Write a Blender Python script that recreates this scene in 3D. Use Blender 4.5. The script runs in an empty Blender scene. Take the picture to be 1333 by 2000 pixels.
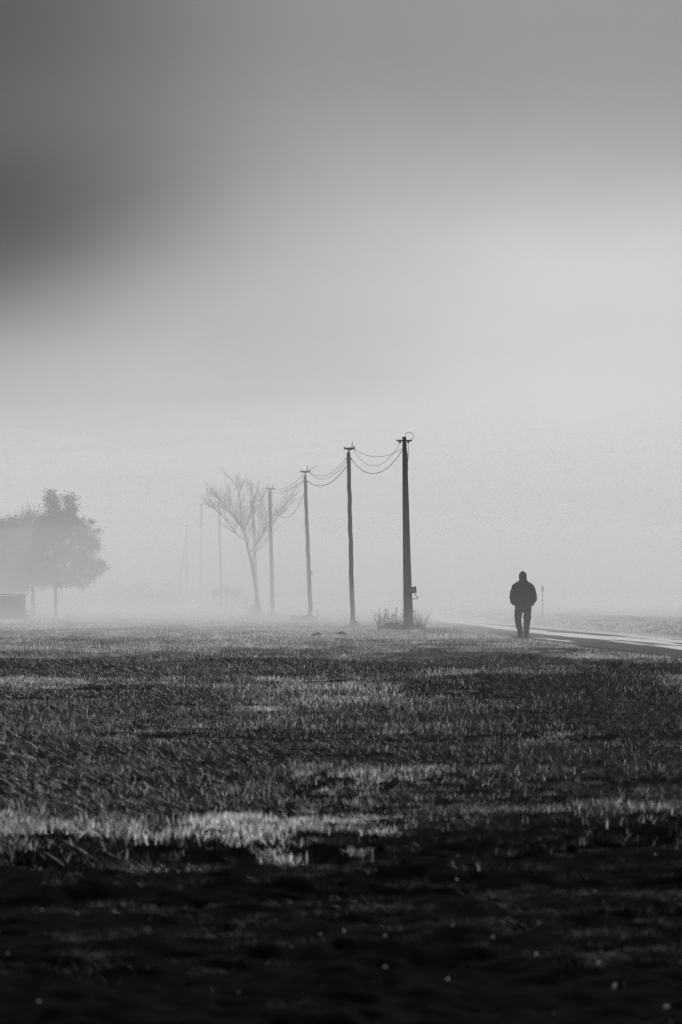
import bpy, bmesh, math, random
import numpy as np
from mathutils import Vector, Matrix

scene = bpy.context.scene
C = scene.collection
R = math.radians
random.seed(7)
rng = np.random.default_rng(11)

# ------------------------------------------------------------------ camera
CAM_H, F, HY, CX = 1.28, 7500.0, 1150.0, 666.5      # eye height, focal length in photo pixels, horizon row, centre column
cam_d = bpy.data.cameras.new('camera')
cam = bpy.data.objects.new('camera', cam_d)
C.objects.link(cam)
cam.location = (0, 0, CAM_H)
cam.rotation_euler = (R(90), 0, 0)
cam_d.sensor_fit = 'VERTICAL'
cam_d.sensor_height = 36
cam_d.lens = F / 2000 * 36
cam_d.shift_y = (HY - 1000) / 2000
cam_d.clip_start, cam_d.clip_end = 0.5, 9000
cam_d.dof.use_dof = True
cam_d.dof.focus_distance = 92
cam_d.dof.aperture_fstop = 6.3
scene.camera = cam

# ------------------------------------------------------------------ sky, sun, exposure
SUN_EL, SUN_AZ = R(24), R(4.5)
scene.view_settings.view_transform = 'Standard'
scene.view_settings.look = 'None'
scene.view_settings.gamma = 1
scene.view_settings.exposure = 0
scene.cycles.use_denoising = True
scene.cycles.denoiser = 'OPENIMAGEDENOISE'
scene.cycles.denoising_input_passes = 'RGB_ALBEDO_NORMAL'
scene.cycles.denoising_prefilter = 'NONE'
scene.cycles.sampling_pattern = 'BLUE_NOISE'
scene.cycles.sample_clamp_indirect = 3.0
scene.cycles.max_bounces = 6
scene.cycles.volume_bounces = 3
scene.cycles.transparent_max_bounces = 16

world = bpy.data.worlds.new('World')
scene.world = world
world.use_nodes = True
wt = world.node_tree
wt.nodes.clear()
SKY_STRENGTH = 0.05


class NT:
    """small helper for wiring math nodes"""
    def __init__(self, t): self.t = t
    def n(self, kind, **kw):
        o = self.t.nodes.new(kind)
        for k, v in kw.items(): setattr(o, k, v)
        return o
    def put(self, sock, v):
        if hasattr(v, 'is_linked') or isinstance(v, bpy.types.NodeSocket): self.t.links.new(v, sock)
        else: sock.default_value = v
    def m(self, op, a, b=0.0, c=None, clamp=False):
        o = self.n('ShaderNodeMath', operation=op, use_clamp=clamp)
        self.put(o.inputs[0], a); self.put(o.inputs[1], b)
        if c is not None: self.put(o.inputs[2], c)
        return o.outputs[0]
    def step(self, v, a, b, lo=0.0, hi=1.0):
        o = self.n('ShaderNodeMapRange', interpolation_type='SMOOTHERSTEP')
        for i, q in enumerate((v, a, b, lo, hi)): self.put(o.inputs[i], q)
        return o.outputs[0]


w = NT(wt)
sky = w.n('ShaderNodeTexSky', sky_type='NISHITA')
sky.sun_disc = False
sky.sun_elevation, sky.sun_rotation = SUN_EL, SUN_AZ
sky.air_density, sky.dust_density, sky.ozone_density = 1.0, 4.0, 1.0
sep = w.n('ShaderNodeSeparateColor')
wt.links.new(sky.outputs[0], sep.inputs[0])
# black and white picture: the grey of the sky weighted towards red and green
grey = w.m('ADD', w.m('MULTIPLY', sep.outputs[0], 0.55), w.m('MULTIPLY', sep.outputs[1], 0.40))
co = w.n('ShaderNodeTexCoord')
nz = w.n('ShaderNodeTexNoise')
nz.inputs['Scale'].default_value = 9.0
nz.inputs['Detail'].default_value = 3.0
wt.links.new(co.outputs['Generated'], nz.inputs['Vector'])
sx = w.n('ShaderNodeSeparateXYZ')
wt.links.new(co.outputs['Generated'], sx.inputs[0])
u, v = sx.outputs[0], sx.outputs[2]
wob = w.m('MULTIPLY', w.m('SUBTRACT', nz.outputs['Fac'], 0.5), 0.012)


def blob(cu, cv, ru, rv, tilt, amt):
    """soft cloud bank in the sky: 1 outside, 1-amt at its centre"""
    du, dv = w.m('SUBTRACT', u, cu), w.m('SUBTRACT', w.m('ADD', v, wob), cv)
    ct, st = math.cos(tilt), math.sin(tilt)
    a = w.m('ADD', w.m('MULTIPLY', du, ct / ru), w.m('MULTIPLY', dv, st / ru))
    b = w.m('ADD', w.m('MULTIPLY', du, -st / rv), w.m('MULTIPLY', dv, ct / rv))
    d = w.m('SQRT', w.m('ADD', w.m('MULTIPLY', a, a), w.m('MULTIPLY', b, b)))
    return w.step(d, 0.0, 1.0, 1.0 - amt, 1.0)


cloud = w.m('MULTIPLY', blob(-0.115, 0.091, 0.150, 0.050, 0.14, 0.74), blob(-0.115, 0.155, 0.135, 0.11, 0.0, 0.60))
cloud = w.m('MULTIPLY', cloud, w.step(v, 0.068, 0.150, 1.0, 0.46))      # the cloud sheet thickens higher up
n2 = w.n('ShaderNodeTexNoise')                                          # faint uneven streaks in the cloud sheet
n2.inputs['Scale'].default_value = 14.0
n2.inputs['Detail'].default_value = 5.0
mp0 = w.n('ShaderNodeMapping')
mp0.inputs['Scale'].default_value = (1, 1, 2.2)
wt.links.new(co.outputs['Generated'], mp0.inputs[0])
wt.links.new(mp0.outputs[0], n2.inputs['Vector'])
cloud = w.m('MULTIPLY', cloud, w.step(n2.outputs['Fac'], 0.25, 0.75, 0.97, 1.03))
cloud = w.m('MULTIPLY', cloud, w.step(v, 0.15, 0.6, 1.0, 0.6))
cloud = w.m('MULTIPLY', cloud, blob(0.068, 0.073, 0.10, 0.05, 0.0, -0.20))  # thin bright cloud in front of the sun
cloud = w.m('MULTIPLY', cloud, w.step(v, 0.012, 0.084, 1.9, 1.0))         # pale murk low over the fields
val = w.m('MULTIPLY', w.m('MULTIPLY', grey, 0.30), cloud)
cmb = w.n('ShaderNodeCombineColor')
for i in range(3): wt.links.new(val, cmb.inputs[i])
bg = w.n('ShaderNodeBackground')
bg.inputs['Strength'].default_value = SKY_STRENGTH
wt.links.new(cmb.outputs[0], bg.inputs['Color'])
wo = w.n('ShaderNodeOutputWorld')
wt.links.new(bg.outputs[0], wo.inputs['Surface'])

sun_d = bpy.data.lights.new('sun', 'SUN')
sun_d.energy = 4.8
sun_d.angle = R(10)
sun_d.color = (1, 1, 1)                                # the photograph is black and white
sun = bpy.data.objects.new('sun', sun_d)
C.objects.link(sun)
sun.location = (20, 200, 60)
sd = Vector((math.sin(SUN_AZ) * math.cos(SUN_EL), math.cos(SUN_AZ) * math.cos(SUN_EL), math.sin(SUN_EL)))
sun.rotation_euler = sd.to_track_quat('Z', 'Y').to_euler()

HAZE_D, BANK_D, PATCH_D, MIST_D = 0.0002, 0.0056, 0.010, 0.0085


# ------------------------------------------------------------------ helpers
def mat(name, base, rough=0.8, var=0.3, scale=6.0, bump=0.3, trans=0.0, spec=0.3, stretch=(1, 1, 1), attr=None):
    m = bpy.data.materials.new(name)
    m.use_nodes = True
    t = m.node_tree
    k = NT(t)
    b = t.nodes['Principled BSDF']
    b.inputs['Roughness'].default_value = rough
    b.inputs['Specular IOR Level'].default_value = spec
    tc = k.n('ShaderNodeTexCoord')
    mp = k.n('ShaderNodeMapping')
    mp.inputs['Scale'].default_value = stretch
    t.links.new(tc.outputs['Object'], mp.inputs[0])
    n = k.n('ShaderNodeTexNoise')
    n.inputs['Scale'].default_value = scale
    n.inputs['Detail'].default_value = 6
    t.links.new(mp.outputs[0], n.inputs['Vector'])
    f = k.step(n.outputs['Fac'], 0.3, 0.7, base * (1 - var), base * (1 + var))
    if attr:
        a = k.n('ShaderNodeAttribute', attribute_name=attr)
        f = k.m('MULTIPLY', f, a.outputs['Fac'])
    cc = k.n('ShaderNodeCombineColor')
    for i in range(3): t.links.new(f, cc.inputs[i])
    t.links.new(cc.outputs[0], b.inputs['Base Color'])
    if bump:
        bp = k.n('ShaderNodeBump')
        bp.inputs['Strength'].default_value = bump
        bp.inputs['Distance'].default_value = 0.02
        t.links.new(n.outputs['Fac'], bp.inputs['Height'])
        t.links.new(bp.outputs[0], b.inputs['Normal'])
    if trans:
        tr = k.n('ShaderNodeBsdfTranslucent')
        t.links.new(cc.outputs[0], tr.inputs['Color'])
        mx = k.n('ShaderNodeMixShader')
        mx.inputs[0].default_value = trans
        t.links.new(b.outputs[0], mx.inputs[1])
        t.links.new(tr.outputs[0], mx.inputs[2])
        t.links.new(mx.outputs[0], t.nodes['Material Output'].inputs['Surface'])
    return m


def volume_mat(name, density, aniso, col):
    m = bpy.data.materials.new(name)
    m.use_nodes = True
    t = m.node_tree
    t.nodes.clear()
    o = t.nodes.new('ShaderNodeOutputMaterial')
    p = t.nodes.new('ShaderNodeVolumePrincipled')
    p.inputs['Color'].default_value = (col, col, col, 1)
    p.inputs['Density'].default_value = density
    p.inputs['Anisotropy'].default_value = aniso
    t.links.new(p.outputs[0], o.inputs['Volume'])
    return m


class MB:
    """collects shapes, then links them as ONE mesh object"""
    def __init__(self): self.v, self.f, self.tone = [], [], []
    def add(self, vs, fs):
        o = len(self.v)
        self.v += [tuple(p) for p in vs]
        self.f += [tuple(i + o for i in f) for f in fs]
    def box(self, c, s, rz=0.0, ry=0.0, taper=1.0):
        m = Matrix.Rotation(rz, 3, 'Z') @ Matrix.Rotation(ry, 3, 'Y')
        vs = []
        for z in (-.5, .5):
            k = taper if z > 0 else 1.0
            for x, y in ((-.5, -.5), (.5, -.5), (.5, .5), (-.5, .5)):
                vs.append(Vector(c) + m @ Vector((x * s[0] * k, y * s[1] * k, z * s[2])))
        self.add(vs, [(0, 3, 2, 1), (4, 5, 6, 7), (0, 1, 5, 4), (1, 2, 6, 5), (2, 3, 7, 6), (3, 0, 4, 7)])
    def tube(self, pts, rad, seg=8, cap=True, jit=0.0):
        pts = [Vector(p) for p in pts]
        n = len(pts)
        if not hasattr(rad, '__len__'): rad = [rad] * n
        o = len(self.v)
        prev = None
        for i, p in enumerate(pts):
            d = (pts[min(i + 1, n - 1)] - pts[max(i - 1, 0)])
            d = d.normalized() if d.length > 1e-9 else Vector((0, 0, 1))
            if prev is None:
                a = Vector((0, 0, 1)) if abs(d.z) < .9 else Vector((1, 0, 0))
                x = d.cross(a).normalized()
            else:
                x = (prev - d * prev.dot(d)).normalized()
            prev = x
            y = d.cross(x)
            r = rad[i]
            rx, ry = r if hasattr(r, '__len__') else (r, r)
            for j in range(seg):
                t = 2 * math.pi * j / seg
                q = 1 + (random.uniform(-jit, jit) if jit else 0)
                self.v.append(tuple(p + x * (math.cos(t) * rx * q) + y * (math.sin(t) * ry * q)))
        for i in range(n - 1):
            for j in range(seg):
                a, b = o + i * seg + j, o + i * seg + (j + 1) % seg
                self.f.append((a, b, b + seg, a + seg))
        if cap:
            self.f.append(tuple(o + j for j in reversed(range(seg))))
            self.f.append(tuple(o + (n - 1) * seg + j for j in range(seg)))
    def rings(self, rows, seg=20):
        """horizontal elliptical rings (cx, cy, z, rx, ry) joined into a closed skin"""
        o = len(self.v)
        for cx, cy, z, rx, ry in rows:
            for j in range(seg):
                t = 2 * math.pi * j / seg
                self.v.append((cx + rx * math.cos(t), cy + ry * math.sin(t), z))
        for i in range(len(rows) - 1):
            for j in range(seg):
                a, b = o + i * seg + j, o + i * seg + (j + 1) % seg
                self.f.append((a, b, b + seg, a + seg))
        self.f.append(tuple(o + j for j in reversed(range(seg))))
        self.f.append(tuple(o + (len(rows) - 1) * seg + j for j in range(seg)))
    def build(self, name, material, parent=None, smooth=False, loc=None):
        me = bpy.data.meshes.new(name)
        me.from_pydata(self.v, [], self.f)
        me.update()
        if self.tone:
            a = me.attributes.new('tone', 'FLOAT', 'POINT')
            a.data.foreach_set('value', np.array(self.tone, dtype=np.float32))
        if smooth:
            me.polygons.foreach_set('use_smooth', [True] * len(me.polygons))
        o = bpy.data.objects.new(name, me)
        me.materials.append(material)
        C.objects.link(o)
        if parent: o.parent = parent
        if loc: o.location = loc
        return o


def tag(o, label=None, cat=None, group=None, kind=None):
    for k, val in (('label', label), ('category', cat), ('group', group), ('kind', kind)):
        if val: o[k] = val
    return o


def empty(name, loc, label, cat, group=None):
    o = bpy.data.objects.new(name, None)
    o.empty_display_size = 0.3
    C.objects.link(o)
    o.location = loc
    return tag(o, label, cat, group)


def at(px, py, Y):
    """a spot in the field Y metres off, given where the photo shows it"""
    return Vector(((px - CX) / F * Y, Y, CAM_H + (HY - py) / F * Y))


def gx(px, Y): return (px - CX) / F * Y


def sstep(a, b, x):
    t = np.clip((x - a) / (b - a), 0, 1)
    return t * t * (3 - 2 * t)


class Noise2:
    """smooth value noise on a lattice, vectorised"""
    def __init__(self, seed):
        self.t = np.random.default_rng(seed).random((256, 256))
    def __call__(self, x, y):
        x, y = np.asarray(x, float), np.asarray(y, float)
        xi, yi = np.floor(x).astype(int), np.floor(y).astype(int)
        fx, fy = x - xi, y - yi
        fx, fy = fx * fx * (3 - 2 * fx), fy * fy * (3 - 2 * fy)
        g = lambda a, b: self.t[a & 255, b & 255]
        return (g(xi, yi) * (1 - fx) + g(xi + 1, yi) * fx) * (1 - fy) + (g(xi, yi + 1) * (1 - fx) + g(xi + 1, yi + 1) * fx) * fy - .5


N1, N2, N3, N4 = Noise2(1), Noise2(2), Noise2(3), Noise2(4)

# ------------------------------------------------------------------ terrain
# the lane: its two edges as x over Y
RY = np.array([0, 40, 60, 72, 90, 107, 120, 133, 145, 160, 180, 200, 230, 270, 330, 420, 600])
RN = np.array([11.5, 8.6, 7.1, 6.25, 5.2, 4.35, 3.75, 3.2, 2.75, 2.2, 1.4, 0.5, -1.2, -4.2, -9.6, -19, -42])
RW = np.array([4.8, 4.8, 4.8, 4.8, 4.8, 4.7, 4.3, 3.9, 3.6, 3.4, 3.3, 3.3, 3.5, 4, 4.6, 5.6, 8])


def road_near(y): return np.interp(y, RY, RN)
def road_far(y): return np.interp(y, RY, RN + RW)


BANKH = 0.2                                            # low bank on the far side of the lane


def height(x, y):
    x, y = np.asarray(x, float), np.asarray(y, float)
    rn, rf = road_near(y), road_far(y)
    off = np.maximum(rn - x, x - rf)                       # metres outside the lane
    m = sstep(0.0, 1.2, off)
    z = (0.08 - 0.05 * sstep(35, 75, y)) * N1(x / 3.1, y / 4.5) + 0.04 * N2(x / 1.1 + 9, y / 1.3) + 0.025 * N3(x / .37, y / .37)
    z = z * m
    z = z - 0.05 * (1 - m)
    z = z + BANKH * sstep(0.3, 2.6, x - rf) * sstep(60, 80, y) * (1 + .5 * N2(x / 2.2, y / 5))  # low bank on the far side of the lane
    # muddy ruts in front of the grass
    q = y - 0.22 * x + 1.3 * N1(x / 1.4 + 3, y / 9 + 5) + .5 * N2(x / .5 + 3, y / 4)
    near = 1 - sstep(19.0, 20.2, q)
    rut = lambda c, w_: np.exp(-((q - c) / w_) ** 2)
    z = z + near * (-0.07 - 0.15 * rut(19.0, .42) - 0.13 * rut(16.7, .42) + 0.05 * rut(17.8, .4) + 0.06 * rut(15.3, .7)
                    - 0.05 * rut(13.0, .5) + 0.05 * N3(x / .23 + 40, y / .2) + 0.035 * N4(x / .09, y / .09))
    # the flank of the field towards the ruts
    z = z + 0.03 * rut(20.6, 1.2)
    # level ground where the man and the poles stand
    return z


def build_ground():
    ys = np.concatenate([np.linspace(-60, 4, 12), np.linspace(6, 10, 14), np.linspace(10.2, 21, 320), np.linspace(21.2, 60, 240),
                         np.linspace(60.5, 140, 160), np.linspace(141, 320, 120), np.geomspace(325, 6000, 50)])
    s = np.linspace(-1, 1, 421)
    prof = np.sign(s) * np.abs(s) ** 2.2
    hw = 14 + 1.0 * np.abs(ys)
    X = prof[None, :] * hw[:, None]
    Y = np.repeat(ys[:, None], len(s), 1)
    Z = height(X, Y)
    Z = Z * (1 - sstep(300, 500, Y)) * (1 - sstep(20, 60, np.abs(X) - .2 * np.abs(Y)))
    V = np.stack([X, Y, Z], -1).reshape(-1, 3)
    r, c = Y.shape
    i = np.arange(r * c).reshape(r, c)
    Fq = np.stack([i[:-1, :-1], i[:-1, 1:], i[1:, 1:], i[1:, :-1]], -1).reshape(-1, 4)
    me = bpy.data.meshes.new('field')
    me.vertices.add(len(V)); me.vertices.foreach_set('co', V.ravel())
    me.loops.add(Fq.size); me.loops.foreach_set('vertex_index', Fq.ravel())
    me.polygons.add(len(Fq)); me.polygons.foreach_set('loop_start', np.arange(0, Fq.size, 4))
    me.polygons.foreach_set('use_smooth', [True] * len(Fq))
    me.update(calc_edges=True)
    o = bpy.data.objects.new('ground', me)
    C.objects.link(o)
    me.materials.append(mat('dark_soil', 0.008, 1.0, 0.5, 9, 0.6, spec=0.0))
    tag(o, 'dark damp field soil under the grass', 'ground', kind='structure')


build_ground()


def road_material():
    m = bpy.data.materials.new('wet_asphalt')
    m.use_nodes = True
    t = m.node_tree
    k = NT(t)
    b = t.nodes['Principled BSDF']
    at_ = k.n('ShaderNodeAttribute', attribute_name='UVMap')
    uvn = k.n('ShaderNodeUVMap')
    mp = k.n('ShaderNodeMapping')
    mp.inputs['Scale'].default_value = (4.6, 0.03, 1)
    t.links.new(uvn.outputs[0], mp.inputs[0])
    n = k.n('ShaderNodeTexNoise')
    n.inputs['Scale'].default_value = 1.0
    n.inputs['Detail'].default_value = 4
    n.inputs['Roughness'].default_value = 0.6
    t.links.new(mp.outputs[0], n.inputs['Vector'])
    su = k.n('ShaderNodeSeparateXYZ')
    t.links.new(uvn.outputs[0], su.inputs[0])
    wet = k.step(k.m('ADD', n.outputs['Fac'], k.step(su.outputs[0], 0.1, 0.55, -0.10, 0.06)), 0.46, 0.53)
    t.nodes.remove(at_)
    n2 = k.n('ShaderNodeTexNoise')
    n2.inputs['Scale'].default_value = 60
    tc = k.n('ShaderNodeTexCoord')
    t.links.new(tc.outputs['Object'], n2.inputs['Vector'])
    b.inputs['Roughness'].default_value = 1.0
    b.inputs['Specular IOR Level'].default_value = 0.0
    base = k.step(n2.outputs['Fac'], .3, .7, .06, .10)
    cc = k.n('ShaderNodeCombineColor')
    for i in range(3): t.links.new(base, cc.inputs[i])
    t.links.new(cc.outputs[0], b.inputs['Base Color'])
    bp = k.n('ShaderNodeBump')
    bp.inputs['Distance'].default_value = 0.01
    bp.inputs['Strength'].default_value = 0.6
    t.links.new(n2.outputs['Fac'], bp.inputs['Height'])
    t.links.new(bp.outputs[0], b.inputs['Normal'])
    wb = k.n('ShaderNodeBsdfPrincipled')                # standing water
    wb.inputs['Base Color'].default_value = (.02, .02, .02, 1)
    wb.inputs['Roughness'].default_value = 0.03
    wb.inputs['IOR'].default_value = 1.33
    mx = k.n('ShaderNodeMixShader')
    t.links.new(k.m('MULTIPLY', wet, 0.95), mx.inputs[0])
    t.links.new(b.outputs[0], mx.inputs[1])
    t.links.new(wb.outputs[0], mx.inputs[2])
    t.links.new(mx.outputs[0], t.nodes['Material Output'].inputs['Surface'])
    return m


def build_road():
    ys = np.concatenate([np.linspace(0, 60, 30), np.linspace(62, 240, 120), np.linspace(245, 600, 40)])
    cols = 9
    vs, fs, uv = [], [], []
    for y in ys:
        a, b = float(road_near(y)), float(road_far(y))
        for j in range(cols):
            t = j / (cols - 1)
            e = 0.12 * float(N2(y / 1.5, t * 50)) if j in (0, cols - 1) else 0
            vs.append((a + (b - a) * t + e, y, 0.012 + 0.03 * (1 - (2 * t - 1) ** 2)))
            uv.append((t, y))
    for i in range(len(ys) - 1):
        for j in range(cols - 1):
            k = i * cols + j
            fs.append((k, k + 1, k + cols + 1, k + cols))
    me = bpy.data.meshes.new('road')
    me.from_pydata(vs, [], fs)
    l = me.uv_layers.new(name='UVMap')
    for lp in me.loops: l.data[lp.index].uv = uv[lp.vertex_index]
    me.polygons.foreach_set('use_smooth', [True] * len(me.polygons))
    o = bpy.data.objects.new('road', me)
    C.objects.link(o)
    me.materials.append(road_material())
    tag(o, 'narrow wet lane with bright puddles past the walking man', 'road', kind='structure')


build_road()

# ------------------------------------------------------------------ fog and haze
def closed_volume(name, xs, ys, top, bottom, material, label):
    vs, fs = [], []
    nx, ny = len(xs), len(ys)
    for y in ys:
        for x in xs: vs.append((x, y, top(x, y)))
    for y in ys:
        for x in xs: vs.append((x, y, bottom))
    o = nx * ny
    for j in range(ny - 1):
        for i in range(nx - 1):
            a = j * nx + i
            fs.append((a, a + 1, a + nx + 1, a + nx))
            fs.append((o + a, o + a + nx, o + a + nx + 1, o + a + 1))
    for i in range(nx - 1):
        fs.append((i, o + i, o + i + 1, i + 1))
        a = (ny - 1) * nx + i
        fs.append((a, a + 1, o + a + 1, o + a))
    for j in range(ny - 1):
        a = j * nx
        fs.append((a, a + nx, o + a + nx, o + a))
        a = j * nx + nx - 1
        fs.append((a, o + a, o + a + nx, a + nx))
    me = bpy.data.meshes.new(name)
    me.from_pydata(vs, [], fs)
    me.polygons.foreach_set('use_smooth', [True] * len(me.polygons))
    ob = bpy.data.objects.new(name, me)
    C.objects.link(ob)
    me.materials.append(material)
    return tag(ob, label, 'fog', kind='stuff')


FOGC, FOGG = 0.84, 0.2
hz = MB()
hz.box((0, 205, 8.0), (240, 530, 19.6))
tag(hz.build('haze', volume_mat('haze_air', HAZE_D, FOGG, FOGC)), 'thin pale haze over the whole field', 'haze', kind='stuff')
fx = np.linspace(-100, 100, 81)
prof = lambda y, P: float(np.interp(y, [p[0] for p in P], [p[1] for p in P]))
BANK_P = ((66, .2), (80, 1.4), (97, 3.8), (110, 5.4), (130, 6.4), (150, 7.8), (200, 10.0), (300, 12.8), (440, 15.0))
PATCH_P = ((126, .4), (134, 3.6), (147, 6.6), (165, 8.4), (190, 8.6), (205, 7.2), (216, 3.0))
MIST_P = ((97, .1), (112, 1.1), (150, 3.5), (190, 5.0), (225, 6.0))
LOW_P = ((42, .02), (70, .07), (100, .09), (120, .28), (140, .46), (205, .9))
closed_volume('fog_bank', fx, np.concatenate([np.linspace(66, 150, 32), np.linspace(156, 440, 36)]),
              lambda x, y: prof(y, BANK_P) * (1 + .004 * x + .30 * float(N1(x / 26 + 3, y / 40)) + .12 * float(N2(x / 9, y / 14))),
              -1.8, volume_mat('fog_air', BANK_D, FOGG, FOGC), 'tall pale fog bank behind the nearest poles')
closed_volume('fog_bank', fx * .96, np.concatenate([np.linspace(126, 150, 14), np.linspace(154, 216, 18)]),
              lambda x, y: prof(y, PATCH_P) * (1 + .35 * float(N2(x / 16 + 7, y / 24)) + .12 * float(N3(x / 6, y / 9))),
              -1.7, volume_mat('thick_fog_air', PATCH_D, FOGG, FOGC), 'thick fog patch between the second pole and the bare tree')
closed_volume('ground_mist', fx * .94, np.linspace(97, 225, 46),
              lambda x, y: prof(y, MIST_P) * (1 + .4 * float(N3(x / 10, y / 18)) + .15 * float(N2(x / 4, y / 6))),
              -1.6, volume_mat('mist_air', MIST_D, FOGG, 1.0), 'low ground mist hiding the feet of the far poles')
closed_volume('ground_mist', fx * .92, np.linspace(42, 205, 60),
              lambda x, y: prof(y, LOW_P) * (1 + .5 * float(N4(x / 7 + 60, y / 12))) - .02 + BANKH * float(sstep(.3, 2.6, x - road_far(y)) * sstep(60, 80, y)) * 1.3,
              -1.5, volume_mat('low_mist_air', 0.013, FOGG, 1.0), 'knee high mist lying on the far grass')

# ------------------------------------------------------------------ grass (nobody could count it)
def blade(mb, x, y, h, wd, az, lean, curl, tone):
    """one curved tapering blade of grass"""
    d = Vector((math.cos(az), math.sin(az), 0))
    s = Vector((-d.y, d.x, 0))
    o = len(mb.v)
    for t, k in ((0, 1.0), (.4, .9), (.75, .6)):
        c = Vector((x, y, -.01)) + d * (h * (lean * t + curl * t * t)) + Vector((0, 0, h * t * (1 - .25 * curl * t)))
        mb.v += [tuple(c - s * wd * k * .5), tuple(c + s * wd * k * .5)]
        mb.tone += [tone, tone]
    c = Vector((x, y, 0)) + d * (h * (lean + curl)) + Vector((0, 0, h * (1 - .25 * curl)))
    mb.v.append(tuple(c)); mb.tone.append(tone)
    mb.f += [(o, o + 1, o + 3, o + 2), (o + 2, o + 3, o + 5, o + 4), (o + 4, o + 5, o + 6)]


# every blade carries its own paleness; most are dark, a few pale for dryness, frost and painted sun glints
M_GREEN = mat('green_grass', 0.60, 0.5, 0.3, 3, 0, trans=0.35, spec=0.35, attr='tone')
M_DRY = mat('dry_grass', 0.62, 0.6, 0.3, 3, 0, trans=0.45, spec=0.3, attr='tone')
M_FROST_GLINT = mat('frost_glint_grass', 0.68, 0.5, 0.2, 3, 0, trans=0.55, spec=0.4, attr='tone')
M_OLD = mat('withered_grass', 0.042, 0.7, 0.35, 3, 0, trans=0.3, spec=0.2, attr='tone')


def tuft(n, spread, h0, h1, wd, tones, material, lean=.5):
    mb = MB()
    for _ in range(n):
        r = spread * math.sqrt(random.random())
        a = random.uniform(0, 6.283)
        tn = random.choice(tones)
        blade(mb, r * math.cos(a), r * math.sin(a), random.uniform(h0, h1) * (random.uniform(1.3, 1.8) if random.random() < .015 else 1), wd * random.uniform(.6, 1.3) * (1.5 if tn > .4 else 1.0), random.uniform(0, 6.283),
              random.uniform(.05, lean), random.uniform(0, 1.1), tn)
    me = bpy.data.meshes.new('tuft')
    me.from_pydata(mb.v, [], mb.f)
    a = me.attributes.new('tone', 'FLOAT', 'POINT')
    a.data.foreach_set('value', np.array(mb.tone, dtype=np.float32))
    me.materials.append(material)
    return bpy.data.objects.new('tuft', me)


tufts = bpy.data.collections.new('tufts')               # patterns for the grass, not linked to the scene
T_GREEN = (.012, .018, .025, .03, .045, .06) * 8 + (.4, 1.2)  # the two pale tones are backlit glints given as colour
T_DRY = (.015, .025, .04, .06) * 4 + (.3, .7, 1.1, 1.3)
T_FROST_GLINT = (.02, .04, .08) * 3 + (.5, .8, 1.1, 1.3, 1.4, 1.4)  # pale end mixes frost with highlights put into the blade colour
for q in range(4): tufts.objects.link(tuft(90, .17, .035, .09, .0038, T_GREEN, M_GREEN))       # 0-3 green
for q in range(4): tufts.objects.link(tuft(80, .16, .035, .095, .0038, T_DRY, M_DRY, .6))      # 4-7 dry
for q in range(3): tufts.objects.link(tuft(90, .18, .012, .05, .0035, (.15, .3, .5, 1.0, 3.0), M_OLD, 1.2))   # 8-10 short withered
for q in range(3): tufts.objects.link(tuft(80, .16, .03, .09, .0038, T_FROST_GLINT, M_FROST_GLINT, .7))    # 11-13 frosted, with painted glints
for q in range(3): tufts.objects.link(tuft(75, .15, .035, .095, .0045, (.05, .1, .8, 1.2, 1.4, 1.4), M_FROST_GLINT, .7))   # 14-16 thick pale clumps
for i, o_ in enumerate(tufts.objects): o_.name = 'tuft_%02d' % i


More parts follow.
